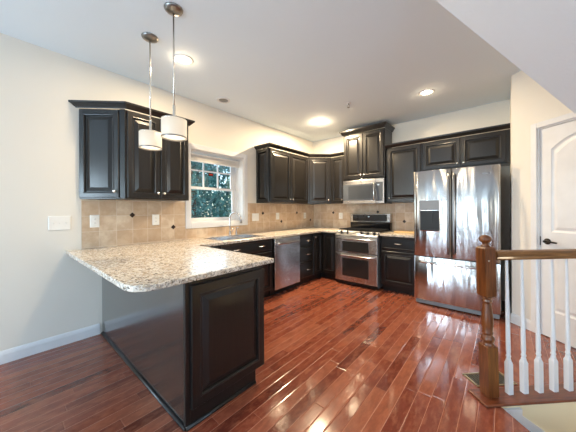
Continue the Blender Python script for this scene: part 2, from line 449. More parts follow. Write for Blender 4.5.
WY0, WY1, WZ0, WZ1 = -2.885, -1.975, 1.110, 2.115       # kitchen window opening
w = MB()
for (y0, y1, z0, z1) in ((YB, -7.8, 0, H), (-7.8, -6.1, 0, .55), (-7.8, -6.1, 2.15, H), (-6.1, WY0, 0, H)): w.box(-.28, 0, y0, y1, z0, z1)
w.box(-.28, 0, WY1, .12, 0, H); w.box(-.28, 0, WY0, WY1, 0, WZ0); w.box(-.28, 0, WY0, WY1, WZ1, H)
struct(w.build('wall_left', M['wall']), 'cream wall with the kitchen window', 'wall')
struct(MB().box(0, 3.387, 0, .12, 0, H).build('wall_back', M['wall']), 'cream wall behind the range and refrigerator', 'wall')
DA = math.radians(-41); WX, WYY = 3.267, -.80
DM = Matrix.Translation((WX, WYY, 0)) @ Matrix.Rotation(DA, 4, 'Z')       # door wall frame: +x along the wall, -y into the room, z up
DX0, DX1, DZ = .262, .985, 2.10
w = MB()
w.box(0, DX0, 0, .12, 0, H, 0, DM); w.box(DX1, 1.10, 0, .12, 0, H, 0, DM); w.box(DX0, DX1, 0, .12, DZ, H, 0, DM)
struct(w.build('wall_right', M['wall']), 'cream angled wall holding the white arched door', 'wall')
struct(MB().box(WX, WX + .12, WYY + .0, 0, 0, H).build('wall_side', M['wall']), 'short cream wall beside the refrigerator', 'wall')
e1 = DM @ Vector((1.10, 0, 0))
w = MB()
sE = (e1 - C0).dot(ES)
w.box(sE, S1 + .1, N0 - .10, N0, 0, H, 0, SNM)
struct(w.build('wall_stair', M['wall']))
w = MB(); w.box(-.02, S1 + .1, N0 - .10, N0, -2.6, -.22, 0, SNM); w.box(.001, S1 + .1, N0 - .029, N0, -.23, -.001, 0, SNM)
struct(w.build('wall_stairwell', M['stairwall']), 'cream stairwell wall below the railing', 'wall')
struct(MB().box(0, S1 + .1, N1, N1 + .1, -2.6, -.22, 0, SNM).build('wall_stairwell_near', M['stairwall']))
struct(MB().box(S1, S1 + .1, N0, N1 + .1, -2.6, H, 0, SNM).build('wall_stairwell_end', M['stairwall']))
w = MB()
for (y0, y1, z0, z1) in ((YB, -7.4, 0, H), (-7.4, -5.0, 0, .65), (-7.4, -5.0, 2.15, H), (-5.0, .12, 0, H)): w.box(XR, XR + .1, y0, y1, z0, z1)
struct(w.build('wall_hall', M['wall']))
f = MB()
for (y0, y1, z0, z1) in ((-7.4, -7.34, .65, 2.15), (-5.06, -5.0, .65, 2.15), (-7.34, -5.06, .65, .71), (-7.34, -5.06, 2.09, 2.15), (-6.22, -6.18, .71, 2.09)): f.box(XR + .02, XR + .07, y0, y1, z0, z1)
struct(f.build('window_7', M['white']))  # frame of the added, unseen hall window
rw = MB(); xs = [-.12]
for i, (a, b) in enumerate(UNSEEN_WINDOWS):
    z0 = REAR_SILL
    rw.box(xs[-1], a, YB - .1, YB, 0, H); rw.box(a, b, YB - .1, YB, 0, z0); rw.box(a, b, YB - .1, YB, 2.2, H); xs.append(b)
rw.box(xs[-1], XR, YB - .1, YB, 0, H)
struct(rw.build('wall_rear', M['wall']))
for i, (a, b) in enumerate(UNSEEN_WINDOWS):
    z0 = REAR_SILL
    f = MB(); k = .04
    f.box(a, a + k, YB - .06, YB - .01, z0, 2.2); f.box(b - k, b, YB - .06, YB - .01, z0, 2.2); f.box(a + k, b - k, YB - .06, YB - .01, z0, z0 + k); f.box(a + k, b - k, YB - .06, YB - .01, 2.2 - k, 2.2)
    if b - a > 1: f.box((a + b) / 2 - .02, (a + b) / 2 + .02, YB - .06, YB - .01, z0 + k, 2.2 - k)
    struct(f.build('window_%d' % (i + 2), M['white']))  # frames of the unseen rear windows, spaced for reflections

f = MB()
for (y0, y1, z0, z1) in ((-7.8, -7.74, .55, 2.15), (-6.16, -6.1, .55, 2.15), (-7.74, -6.16, .55, .61), (-7.74, -6.16, 2.09, 2.15), (-6.97, -6.93, .61, 2.09)): f.box(-.2, -.12, y0, y1, z0, z1)
struct(f.build('window_6', M['white']))  # frame of the added, unseen side window
# sloping underside of the upper flight of stairs
SL = .717; s_a, z_a = -.356, 2.662
s_top = s_a - (H - z_a) / SL
pr = [(s_top, H), (2.2, z_a - SL * (2.2 - s_a)), (2.2, z_a - SL * (2.2 - s_a) + .9), (s_top + 1.3, H)]
so = MB(); v = [sn(s, n, z) for n in (0.0, N1 + .02) for s, z in pr]
so.add(v, [(0, 1, 2, 3), (4, 5, 6, 7), (0, 1, 5, 4), (1, 2, 6, 5), (2, 3, 7, 6), (3, 0, 4, 7)])
struct(so.build('ceiling_slope', M['soffit']), 'sloping textured soffit under the upper stair flight', 'ceiling')

# white skirt board and treads of the lower flight
sk = MB(); q = [(.02, -.02), (.142, -.02), (.142, -.062), (2.2, -.062 - .73 * 2.058), (2.2, -.062 - .73 * 2.058 - .35), (.02, -.36)]
v = [sn(s, N0 + d, z) for d in (.0, .018) for s, z in q]; k = len(q)
sk.add(v, [tuple(range(k)), tuple(range(k, 2 * k))] + [(i, (i + 1) % k, k + (i + 1) % k, k + i) for i in range(k)])
struct(sk.build('trim_2', M['white']), 'white skirt board running down the stairwell wall', 'trim')
st = MB()
for i in range(8):
    st.box(.02 + .26 * i, .02 + .26 * (i + 1) + .02, N0 + .02, N1, -.19 * (i + 1) - .03, -.19 * (i + 1), 0, SNM)
    st.box(.02 + .26 * i - .015, .02 + .26 * i, N0 + .02, N1, -.19 * (i + 1), -.19 * i - .03, 1, SNM)
struct(st.build('stairs', [M['nosing'], M['white']]))

# unseen pale carpet, added to lighten what the refrigerator steel reflects
struct(MB().box(0, 3.6, YB, -5.6, .0005, .012).build('floor_carpet', M['carpet']))
# baseboards
BB = [(0, 0), (.014, 0), (.014, .075), (.010, .092), (.005, .105), (0, .108)]
def shoe(path): return sweep(path, BB, 0)
struct(shoe([(0, YB), (0, -3.892)]).build('baseboard_left', M['white']), 'white baseboard along the cream window wall', 'baseboard')
p0 = DM @ Vector((0, 0, 0)); p1 = DM @ Vector((.206, 0, 0))
b = sweep([(p1.x, p1.y), (p0.x, p0.y), (WX, -.02)][::-1], BB, 0)
struct(b.build('baseboard_right', M['white']), 'short white baseboard between refrigerator and arched door', 'baseboard')

# kitchen window: casing, jamb, two sashes
win = empty('window_1', (0, -2.43, WZ0)); struct(win, 'white double-hung kitchen window above the sink', 'window')
def wb(m, y0, y1, z0, z1, x0, x1, mi=0): return m.box(x0, x1, y0 + 2.43, y1 + 2.43, z0 - WZ0, z1 - WZ0, mi)
m = MB(); cw = .072
wb(m, WY0 - cw, WY0, WZ0 - cw, WZ1 + cw, .0, .018); wb(m, WY1, WY1 + cw, WZ0 - cw, WZ1 + cw, .0, .018)
wb(m, WY0, WY1, WZ1, WZ1 + cw, 0, .018); wb(m, WY0, WY1, WZ0 - cw, WZ0, 0, .018)
m.build('window_casing', M['white'], win, .004)
m = MB(); j = .012
wb(m, WY0, WY0 + j, WZ0, WZ1, -.28, .0); wb(m, WY1 - j, WY1, WZ0, WZ1, -.28, .0); wb(m, WY0 + j, WY1 - j, WZ1 - j, WZ1, -.28, 0); wb(m, WY0 + j, WY1 - j, WZ0, WZ0 + j, -.28, .004)
m.build('window_jamb', M['white'], win, .002)
YA, YZ = WY0 + j, WY1 - j; ZM = 1.61
def sash(z0, z1, x, stile, bot, top, name):
    m = MB(); wb(m, YA, YA + stile, z0, z1, x - .03, x); wb(m, YZ - stile, YZ, z0, z1, x - .03, x)
    wb(m, YA + stile, YZ - stile, z0, z0 + bot, x - .03, x); wb(m, YA + stile, YZ - stile, z1 - top, z1, x - .03, x)
    o = m.build(name, M['white'], win, .003)
    g = MB(); wb(g, YA + stile, YZ - stile, z0 + bot, z1 - top, x - .017, x - .013); g.build('window_pane', M['glass'], o)
    return o
sash(WZ0 + j, ZM + .018, -.185, .072, .050, .036, 'lower_sash')
us = sash(ZM - .016, WZ1 - j, -.22, .072, .034, .05, 'upper_sash')
m = MB(); ya, yz = YA + .072, YZ - .072; za, zb = ZM + .018, WZ1 - j - .05
zb2 = za + (1.995 - za)
for k in (1, 2): yy = ya + (yz - ya) * k / 3; wb(m, yy - .010, yy + .010, za, zb, -.240, -.223)
zz = 1.872; wb(m, ya, yz, zz - .010, zz + .010, -.2405, -.2225)
m.build('muntin', M['white'], us)
m = MB(); yc = -2.425
wb(m, yc - .045, yc + .045, zz - .066, zz - .014, -.2322, -.2314, 0); wb(m, yc - .030, yc + .030, zz - .050, zz - .030, -.2313, -.2308, 1)
m.build('window_sticker', [M['sticker'], M['red']], us)
# gathered blind under the head of the window
bl = empty('window_blind', (-.11, -2.43, WZ1 - j - .128)); tag(bl, 'white blind gathered up at the head of the kitchen window', 'blind')
m = MB(); m.box(-.022, .022, YA + 2.434, YZ + 2.426, .078, .105); m.build('headrail', M['blind'], bl, .003)
m = MB()
for k in range(9): m.box(-.024, .024, YA + 2.440, YZ + 2.420, .020 + k * .0063, .0235 + k * .0063)
m.build('slat_stack', M['blind'], bl)
MB().box(-.025, .025, YA + 2.438, YZ + 2.422, 0, .018).build('bottom_rail', M['blind'], bl, .004)

# door with an arched upper panel
door = empty('door_1', tuple(DM @ Vector((DX0, 0, 0))), DA); struct(door, 'white two-panel arched door behind the stair railing', 'door')
DW = DX1 - DX0
m = MB(); c = .056
m.box(-c, 0, -.018, 0, 0, DZ + c); m.box(DW, DW + c, -.018, 0, 0, DZ + c); m.box(0, DW, -.018, 0, DZ, DZ + c)
m.build('door_casing', M['white'], door, .005)
m = MB(); m.box(0, .012, 0, .12, 0, DZ); m.box(DW - .012, DW, 0, .12, 0, DZ); m.box(.012, DW - .012, 0, .12, DZ - .012, DZ)
m.build('door_jamb', M['white'], door)
def arch_ring(x0, x1, z0, zs, rise, ins, y, n=14):
    pts = [(x0 + ins, y, z0 + ins), (x1 - ins, y, z0 + ins)]
    for k in range(n + 1):
        a = k / n; x = (x1 - ins) + (x0 - x1 + 2 * ins) * a
        pts.append((x, y, zs - ins + rise * (1 - (2 * a - 1) ** 2)))
    return pts
dl = MB(); a0, a1, d0, d1 = .015, DW - .015, .008, DZ - .015; ys = .012
px0, px1 = .105, DW - .105; lz = (.27, .88); uz = (1.05, 1.865, .115)
# slab split around the two panels
dl.box(a0, px0, ys, ys + .035, d0, d1); dl.box(px1, a1, ys, ys + .035, d0, d1); dl.box(px0, px1, ys, ys + .035, d0, lz[0]); dl.box(px0, px1, ys, ys + .035, lz[1], uz[0])
n = 14; top = arch_ring(px0, px1, uz[0], uz[1], uz[2], 0, ys)[2:]
for k in range(n):
    (xa, _, zA), (xb, _, zB) = top[k], top[k + 1]
    dl.add([(xa, ys, zA), (xb, ys, zB), (xb, ys, d1), (xa, ys, d1), (xa, ys + .035, zA), (xb, ys + .035, zB), (xb, ys + .035, d1), (xa, ys + .035, d1)],
           [(0, 1, 2, 3), (7, 6, 5, 4), (0, 4, 5, 1), (3, 2, 6, 7)])
slabo = dl.build('door_slab', M['white'], door)
pr = [(0, 0), (.006, .006), (.016, .011), (.024, .011), (.046, .003), (.05, .002)]
m = MB(); m.rings([arch_ring(px0, px1, uz[0], uz[1], uz[2], i, ys + d) for i, d in pr], True, False); m.build('upper_panel', M['white'], slabo)
m = MB(); m.rings([rect_ring(px0, px1, lz[0], lz[1], i, ys + d) for i, d in pr], True, False); m.build('lower_panel', M['white'], slabo)
m = MB(); hx, hz = .075, .955
m.lathe([(.030, 0), (.030, .006), (.022, .010), (.012, .014), (.012, .042)], 20, (0, -1, 0), (hx, ys, hz))
m.tube([(hx, ys - .042, hz), (hx + .03, ys - .046, hz + .004), (hx + .07, ys - .046, hz - .001), (hx + .105, ys - .043, hz - .004)], [.013, .011, .009, .007], 10)
m.build('door_handle', M['bronze'], slabo)
m = MB(); m.box(.0125, .0165, .006, .03, hz - .045, hz + .045); m.build('latch_plate', M['bronze'], door)

# ------------------------------------------------------------------ base cabinets, countertops
ZC = .90; CT = .035; BH = ZC - CT
FA, FB = .63, .63
RA = PI / 2                                       # cabinets on the window wall face +x
def on_left(y): return (0.002, y, 0)
G_B = 'black base cabinets'
# peninsula
pen = empty('peninsula_cabinet', (0, -3.25, 0)); tag(pen, 'black peninsula base with a raised end panel under the granite bar', 'cabinet')
PX = 1.793; PD = .62
m = MB(); m.box(.002, PX - .02, -PD + .012, -.02, .10, BH); m.box(.002, PX - .02, -PD + .012, -.085, 0, .10)
m.build('cabinet_body', M['black'], pen)
m = MB(); m.box(.002, PX - .022, -PD, -PD + .012, 0, BH); m.build('back_panel', M['gloss'], pen)
m = MB(); m.box(PX - .022, PX, -PD - .004, -PD + .03, 0, BH)
m.box(PX - .02, PX, -PD + .03, -.001, .10, BH); m.box(PX - .02, PX, -PD + .03, -.08, 0, .10)
m.build('end_post', M['black'], pen, .003)
m = MB(); raised(m, -PD + .028, -.006, .105, BH - .03, 0, .066)
o = m.build('end_panel', M['black'], pen); o.matrix_local = Matrix.Translation((PX, 0, 0)) @ Matrix.Rotation(PI / 2, 4, 'Z')
def q_round(m, x0, y0, x1, y1, r=.017): m.tube([(x0, y0, .006), (x1, y1, .006)], r, 10)
m = MB(); q_round(m, .02, -PD - .003, PX + .003, -PD - .003, .013); m.build('base_trim', M['black'], pen)
m = MB(); q_round(m, PX + .003, -PD - .003, PX + .003, -.09, .013); m.build('base_trim', M['black'], pen)
for i in range(3):                                 # kitchen side of the peninsula
    x0 = .70 + i * .36
    m = MB(); raised(m, x0 + .008, x0 + .352, .125, .66, 0); o = m.build('door', M['black'], pen); o.matrix_local = Matrix.Translation((0, -.02, 0)) @ Matrix.Scale(-1, 4, (0, 1, 0))
    m = MB(); slab(m, x0 + .008, x0 + .352, .69, .85, 0); o2 = m.build('drawer', M['black'], pen); o2.matrix_local = Matrix.Translation((0, -.02, 0)) @ Matrix.Scale(-1, 4, (0, 1, 0))
m = MB(); m.lathe([(.006, 0), (.006, .003), (0, .004)], 10, (0, -1, 0), (.93, -PD, .62)); m.build('plug', M['blackplastic'], pen)

cabinet('base_cabinet', 'black base cabinet filling the blind corner next to the peninsula', G_B, on_left(-3.245), RA, .385, FA, BH, toe=.10)
cabinet('sink_cabinet', 'black base cabinet under the sink with a two-handled false drawer front', G_B, on_left(-2.858), RA, .908, FA, BH,
        doors=[(.012, .450, .125, .675, .42, .60), (.458, .896, .125, .675, .488, .60)], drawers=[(.012, .896, .70, .852, (.25, .68))], toe=.10, open_top=True)
cabinet('drawer_cabinet', 'black three-drawer base cabinet between dishwasher and corner', G_B, on_left(-1.338), RA, .418, FA, BH,
        drawers=[(.012, .406, .655, .852, (.26,)), (.012, .406, .40, .64, (.26,)), (.012, .406, .125, .385, (.26,))], toe=.10)
# corner cabinet, an L with two doors meeting in the inner corner
cc = empty('corner_base_cabinet', (0.002, -.002, 0)); tag(cc, 'black corner base cabinet whose two tall narrow doors meet at right angles', 'cabinet', G_B)
m = MB(); cL = [(0, 0), (.934, 0), (.934, -.61), (.61, -.61), (.61, -.916), (0, -.916)]
m.prism(cL, .10, BH); m.prism([(0, 0), (.931, 0), (.931, -.545), (.545, -.545), (.545, -.913), (0, -.913)], 0, .10)
m.build('cabinet_body', M['black'], cc, .0025)
m = MB(); raised(m, .012, .274, .125, .852, 0); o = m.build('door', M['black'], cc); o.matrix_local = Matrix.Translation((.61, -.918, 0)) @ Matrix.Rotation(PI / 2, 4, 'Z')
knob(o, .05, -.02, .79)
m = MB(); raised(m, .0, .27, .125, .852, 0); o = m.build('door', M['black'], cc); o.matrix_local = Matrix.Translation((.638, -.61, 0))
cabinet('base_cabinet', 'black base cabinet with one drawer over a door between range and refrigerator', G_B, (1.722, -.002, 0), 0, .53, FB, BH,
        doors=[(.016, .514, .125, .63, None, None)], drawers=[(.016, .514, .665, .848, (.265,))], toe=.10)

def counter(name, faces_xy, label):
    idx = {}; v = []; f = []
    for poly in faces_xy:
        ff = []
        for p in poly:
            if p not in idx: idx[p] = len(v); v.append((p[0], p[1], ZC))
            ff.append(idx[p])
        f.append(tuple(ff))
    m = MB(); m.add(v, f); o = m.build(name, M['granite'])
    for p in o.data.polygons:
        if p.normal.z < 0: p.flip()
    s = o.modifiers.new('thickness', 'SOLIDIFY'); s.thickness = CT; s.offset = -1
    b = o.modifiers.new('edge', 'BEVEL'); b.width = .006; b.segments = 3; b.limit_method = 'ANGLE'; b.angle_limit = math.radians(40)
    tag(o, label, 'countertop', 'granite countertops'); return o
SY0, SY1, SX0, SX1 = -2.76, -2.04, .13, .56
counter('countertop', [
    [(.002, -4.157), (1.715, -4.157), (1.775, -4.135), (1.812, -4.09), (1.826, -4.04), (1.822, -3.155), (.65, -3.155), (.002, -3.155)],
    [(.002, -3.155), (.65, -3.155), (.65, SY0), (SX1, SY0), (SX0, SY0), (.002, SY0)],
    [(.002, SY0), (SX0, SY0), (SX0, SY1), (.002, SY1)], [(SX1, SY0), (.65, SY0), (.65, SY1), (SX1, SY1)],
    [(.002, SY1), (SX0, SY1), (SX1, SY1), (.65, SY1), (.65, -.65), (.002, -.65)],
    [(.002, -.65), (.65, -.65), (.936, -.65), (.936, -.002), (.002, -.002)]],
    'speckled tan granite worktop wrapping from the peninsula past the sink to the range')
counter('countertop', [[(1.715, -.65), (2.256, -.65), (2.256, -.002), (1.715, -.002)]], 'short speckled granite worktop between range and refrigerator')

# backsplash
BZ = 1.397
def accent(parent, axis, u, z):
    m = MB(); r = .030; t0, t1 = .0085, .0115
    q = [(-r, 0), (0, -r), (r, 0), (0, r)]
    if axis == 'A': v = [(t, u + a, z + b) for t in (t0, t1) for a, b in q]
    else: v = [(u + a, -t, z + b) for t in (t0, t1) for a, b in q]
    m.add(v, [(0, 1, 2, 3), (4, 5, 6, 7)] + [(i, (i + 1) % 4, 4 + (i + 1) % 4, 4 + i) for i in range(4)])
    o = m.build('accent_tile', M['accent'], parent); o['label'] = 'dark diamond accent tile'
b1 = empty('tile_backsplash', (0, 0, ZC)); tag(b1, 'tan tile backsplash with dark diamonds on the window wall', 'backsplash', 'tan tile backsplashes')
m = MB(); t = .0085; cwY0, cwY1, cwZ = WY0 - cw - .001, WY1 + cw + .001, WZ0 - cw - .001
m.box(.001, t, -4.035, cwY0, 0, BZ - ZC); m.box(.001, t, cwY0, cwY1, 0, cwZ - ZC); m.box(.001, t, cwY1, -.0095, 0, BZ - ZC)
m.build('tile_field', M['tileA'], b1)
for u, z in [(-.138, 1.062), (-.606, 1.224), (-1.076, 1.066), (-1.555, 1.226), (-3.121, 1.070), (-3.585, 1.232)]: accent(b1, 'A', u, z - ZC)
b2 = empty('tile_backsplash', (0, 0, ZC)); tag(b2, 'tan tile backsplash with dark diamonds behind the range', 'backsplash', 'tan tile backsplashes')
m = MB(); m.box(.001, 2.262, -t, -.001, 0, BZ - ZC); m.build('tile_field', M['tileB'], b2)
for u, z in [(.504, 1.220), (1.442, 1.235), (1.902, 1.072)]: accent(b2, 'B', u, z - ZC)

# ------------------------------------------------------------------ wall cabinets
ZU = 1.40; UH = .90; UD = .33
G_U = 'black wall cabinets'
def door_pair(w, h, m_=.014, gap=.005, kz=.07):
    c = w / 2; return [(m_, c - gap, m_, h - m_, c - .032, kz), (c + gap, w - m_, m_, h - m_, c + .032, kz)]
cabinet('wall_cabinet', 'black two-door wall cabinet behind the pendants, next to the window', G_U, (.002, -3.738, ZU), RA, .668, UD, UH,
        doors=door_pair(.668, UH))
# angled end cabinet
ea = empty('angled_wall_cabinet', (.002, -4.048, ZU)); tag(ea, 'black angled wall cabinet with a single bluish-sheen door at the open end', 'cabinet', G_U)
m = MB(); m.prism([(0, 0), (.310, .308), (0, .308)], 0, UH); m.build('cabinet_body', M['black'], ea, .002)
m = MB(); L = math.hypot(.31, .308)
raised(m, .012, L - .052, .014, UH - .014, 0); o = m.build('door', M['black'], ea); o.matrix_local = Matrix.Translation((.0, -.002, 0)) @ Matrix.Rotation(PI / 4, 4, 'Z')
knob(o, L - .085, -.02, .075)
m = MB(); m.box(L - .046, L + .008, -.014, 0, 0, UH); o = m.build('corner_post', M['black'], ea, .004); o.matrix_local = Matrix.Translation((.0, -.002, 0)) @ Matrix.Rotation(PI / 4, 4, 'Z')
cw2 = cabinet('wall_cabinet', 'black two-door wall cabinet between the window and the inner corner', G_U, (.002, -1.70, ZU), RA, 1.058, UD, UH,
        doors=door_pair(1.058, UH))
m = MB(); raised(m, .012, UD - .03, .012, UH - .012, 0, .05, .010); o = m.build('side_panel', M['black'], cw2); o.matrix_local = Matrix.Rotation(-PI / 2, 4, 'Z') @ Matrix.Translation((0, 0, 0)); o.matrix_local = Matrix(((0, 1, 0, 0), (-1, 0, 0, 0), (0, 0, 1, 0), (0, 0, 0, 1)))
# diagonal corner cabinet
dc = empty('corner_wall_cabinet', (.002, -.002, ZU)); tag(dc, 'black diagonal corner wall cabinet with one door', 'cabinet', G_U)
m = MB(); m.prism([(0, 0), (.636, 0), (.636, -.31), (.31, -.636), (0, -.636)], 0, UH); m.build('cabinet_body', M['black'], dc, .002)
L = math.hypot(.326, .326)
m = MB(); raised(m, .03, L - .03, .014, UH - .014, 0); o = m.build('door', M['black'], dc); o.matrix_local = Matrix.Translation((.31, -.636, 0)) @ Matrix.Rotation(PI / 4, 4, 'Z')
knob(o, L - .06, -.02, .07)
cabinet('wall_cabinet', 'narrow black single-door wall cabinet between the diagonal corner and the microwave', G_U, (.640, -.002, ZU), 0, .298, UD, UH,
        doors=[(.014, .284, .014, UH - .014, .255, .07)])
cabinet('tall_wall_cabinet', 'raised black two-door wall cabinet above the microwave', G_U, (.940, -.002, 1.825), 0, .760, .38, .82,
        doors=door_pair(.760, .82, .02, .006))
cabinet('wall_cabinet', 'black single-door wall cabinet between microwave and refrigerator', G_U, (1.702, -.002, ZU), 0, .546, UD, UH,
        doors=[(.030, .53, .014, UH - .014, .06, .07)])
cabinet('refrigerator_wall_cabinet', 'short wide black two-door wall cabinet above the refrigerator', G_U, (2.250, -.002, 1.872), 0, 1.015, UD, UH + ZU - 1.872,
        doors=[(.014, .484, .014, .414, .452, .055), (.496, .972, .014, .414, .530, .055)])
CR = [(.0, 0), (.006, 0), (.010, .008), (.016, .012), (.036, .036), (.044, .040), (.046, .058), (0, .058)]
CR2 = [(.0, 0), (.007, 0), (.012, .010), (.018, .014), (.040, .050), (.048, .054), (.050, .074), (0, .074)]
G_C = 'black crown mouldings on the wall cabinets'
ZT = ZU + UH + .0005
def crown(path, prof, z, label, ends=None):
    o = sweep(path, prof, 0, ends).build('crown_molding', M['black'], loc=(0, 0, z)); tag(o, label, 'moulding', G_C, 'thing'); return o
crown([(.003, -4.066), (.336, -3.736), (.336, -3.068), (.003, -3.068)], CR, ZT, 'black crown moulding on the angled end cabinet and its neighbour', {0: (.0, -1.414)})
crown([(.003, -1.70), (.334, -1.70), (.334, -.637), (.637, -.334), (.936, -.334)], CR, ZT, 'black crown moulding running round the inner corner cabinets')
crown([(.940, -.003), (.940, -.384), (1.70, -.384), (1.70, -.003)], CR2, 1.825 + .8205, 'black crown moulding topping the raised cabinet above the microwave')
crown([(1.704, -.334), (3.265, -.334)], CR, ZT, 'long straight black crown moulding above the refrigerator cabinets')

# ------------------------------------------------------------------ appliances
# refrigerator
FX0, FX1, FD, FH = 2.267, 3.172, .868, 1.79
fr = empty('refrigerator', ((FX0 + FX1) / 2, 0, 0)); tag(fr, 'stainless french-door refrigerator with dispenser and bottom freezer drawer', 'refrigerator')
hw = (FX1 - FX0) / 2; dt = .075
m = MB(); m.box(-hw + .006, hw - .006, -FD + dt + .012, -.035, .02, FH - .02); m.box(-hw + .05, hw - .05, -FD + dt + .05, -.1, .0, .02); m.build('refrigerator_body', M['fridgeside'], fr, .004)
m = MB(); m.box(-hw + .012, hw - .012, -FD + .035, -FD + dt + .012, .012, .066); m.build('base_grille', M['greyplastic'], fr, .006)
zS = .655; gx = 2.702 - (FX0 + FX1) / 2; g = .004
def fpanel(x0, x1, z0, z1, bow, holes=None):
    m = MB(); n = 16; xs = [x0 + (x1 - x0) * i / n for i in range(n + 1)]
    v = []; f = []
    c = (x0 + x1) / 2; hwid = (x1 - x0) / 2
    fy = lambda x: -FD - bow * (1 - ((x - c) / hwid) ** 2) + .012 * max(0, (abs((x - c) / hwid) - .94) / .06) ** 2
    for x in xs: v += [(x, fy(x), z0), (x, fy(x), z1), (x, -FD + dt, z0), (x, -FD + dt, z1)]
    for i in range(n):
        a = i * 4; b = a + 4
        f += [(a, b, b + 1, a + 1), (a + 2, a + 3, b + 3, b + 2), (a, a + 2, b + 2, b), (a + 1, b + 1, b + 3, a + 3)]
    f += [(0, 1, 3, 2), (n * 4, n * 4 + 2, n * 4 + 3, n * 4 + 1)]
    m.add(v, f, False); return m
ld = fpanel(-hw, gx - g, zS + g, FH, .006).build('refrigerator_door', M['fridge'], fr, .004); ld['label'] = 'stainless door with the water dispenser'
rd = fpanel(gx + g, hw, zS + g, FH, .006).build('refrigerator_door', M['fridge'], fr, .004)
fd = fpanel(-hw, hw, .075, zS - g, .010).build('freezer_drawer', M['fridge'], fr, .004)
for o in (ld, rd, fd):
    for p in o.data.polygons: p.use_smooth = True
def vhandle(parent, x):
    m = MB(); z0, z1 = .72, 1.73; pts = []
    for k in range(13):
        a = k / 12; pts.append((x, -FD - .030 - .030 * math.sin(PI * a) ** .7, z0 + (z1 - z0) * a))
    m.tube(pts, [.013] + [.0145] * 11 + [.013], 12, 0, .75)
    m.cyl((x, -FD + .0, z0 + .02), (x, -FD - .036, z0 + .02), .011, 10); m.cyl((x, -FD, z1 - .02), (x, -FD - .036, z1 - .02), .011, 10)
    m.build('handle', M['darksteel'], parent)
vhandle(ld, gx - .028); vhandle(rd, gx + .028)
m = MB(); pts = []
for k in range(17):
    a = k / 16; pts.append((-hw + .07 + (2 * hw - .14) * a, -FD - .028 - .030 * math.sin(PI * a) ** .6, .585))
m.tube(pts, .016, 12); m.cyl((-hw + .09, -FD, .585), (-hw + .09, -FD - .04, .585), .012, 10); m.cyl((hw - .09, -FD, .585), (hw - .09, -FD - .04, .585), .012, 10)
m.build('handle', M['handle'], fd)
# dispenser
m = MB(); dx0, dx1, dz0, dz1 = -hw + .075, -hw + .31, .995, 1.395
m.rings([rect_ring(dx0, dx1, dz0, dz1, i, -FD - d) for i, d in ((-.004, .002), (-.004, .010), (.004, .012), (.008, .008))], False, False)
m.build('dispenser_frame', M['handle'], ld)
m = MB(); m.box(dx0 + .006, dx1 - .006, -FD - .012, -FD - .006, 1.268, dz1 - .006); m.build('control_panel', M['greyplastic'], ld)
m = MB(); q = rect_ring(dx0, dx1, dz0, 1.268, .006, -FD - .0095); q2 = rect_ring(dx0, dx1, dz0, 1.268, .022, -FD - .0075)
m.rings([q, q2]); m.box(dx0 + .115, dx0 + .15, -FD - .022, -FD - .0076, 1.10, 1.25); m.box(dx0 + .02, dx1 - .02, -FD - .026, -FD - .0076, dz0 + .012, dz0 + .022)
m.build('dispenser_recess', M['toe'], ld)
m = MB(); m.box(hw - .165, hw - .115, -FD - .007, -FD - .002, 1.693, 1.700); m.lathe([(.012, 0), (.012, .002), (.008, .003), (.008, .001)], 16, (0, -1, 0), (hw - .10, -FD - .003, 1.695)); m.build('badge', M['darksteel'], rd)

# range
RX0, RX1, RD = .941, 1.699, .70
rg = empty('range', ((RX0 + RX1) / 2, 0, 0)); tag(rg, 'stainless double-oven gas range with black windows', 'range')
h_ = (RX1 - RX0) / 2
m = MB(); m.box(-h_, h_, -RD + .05, -.02, .03, .895); m.box(-h_ + .03, h_ - .03, -RD + .10, -.05, 0, .03); m.build('range_body', M['fridgeside'], rg, .003)
m = MB(); m.box(-h_, h_, -RD + .11, -.02, .895, .915); m.build('cooktop', M['blackglass'], rg, .004)
m = MB(); yf = -RD
m.add([(-h_, yf + .003, .832), (h_, yf + .003, .832), (h_, yf + .11, .835), (-h_, yf + .11, .835), (-h_, yf + .010, .855), (h_, yf + .010, .855), (h_, yf + .11, .918), (-h_, yf + .11, .918)],
      [(3, 2, 1, 0), (4, 5, 6, 7), (0, 1, 5, 4), (1, 2, 6, 5), (2, 3, 7, 6), (3, 0, 4, 7)])
cp = m.build('knob_panel', M['steel'], rg, .005)
for kx in (-.27, -.155, .09, .20, .31):
    m = MB(); m.lathe([(.026, 0), (.026, .006), (.021, .010), (.018, .032), (.014, .036), (0, .036)], 18, (0, -.53, .85), (kx, yf + .055, .884)); m.build('knob', M['blackplastic'], cp)
def oven_door(z0, z1, wz0, wz1, hz, name):
    m = MB(); m.box(-h_ + .004, h_ - .004, yf, yf + .05, z0, z1); o = m.build(name, M['steel'], rg, .006)
    m = MB(); wx = h_ - .145
    m.rings([rect_ring(-wx, wx, wz0, wz1, i, yf - d) for i, d in ((0, .000), (0, .004), (.006, .005))]); m.build('oven_window', M['ovenglass'], o)
    m = MB(); pts = [(-h_ + .05 + (2 * h_ - .10) * k / 16, yf - .034 - .022 * math.sin(PI * k / 16) ** .6, hz) for k in range(17)]
    m.tube(pts, .013, 12); m.cyl((-h_ + .06, yf + .001, hz), (-h_ + .06, yf - .04, hz), .010, 10); m.cyl((h_ - .06, yf + .001, hz), (h_ - .06, yf - .04, hz), .010, 10)
    m.build('handle', M['handle'], o); return o
oven_door(.560, .825, .575, .745, .790, 'upper_oven_door')
lo = oven_door(.065, .550, .155, .455, .510, 'lower_oven_door')
m = MB(); m.box(-.02, .02, yf - .003, yf, .10, .112); m.build('badge', M['darksteel'], lo)
m = MB(); m.box(-h_ + .01, h_ - .01, yf + .03, yf + .06, .01, .062); m.build('kick_plate', M['blackplastic'], rg)
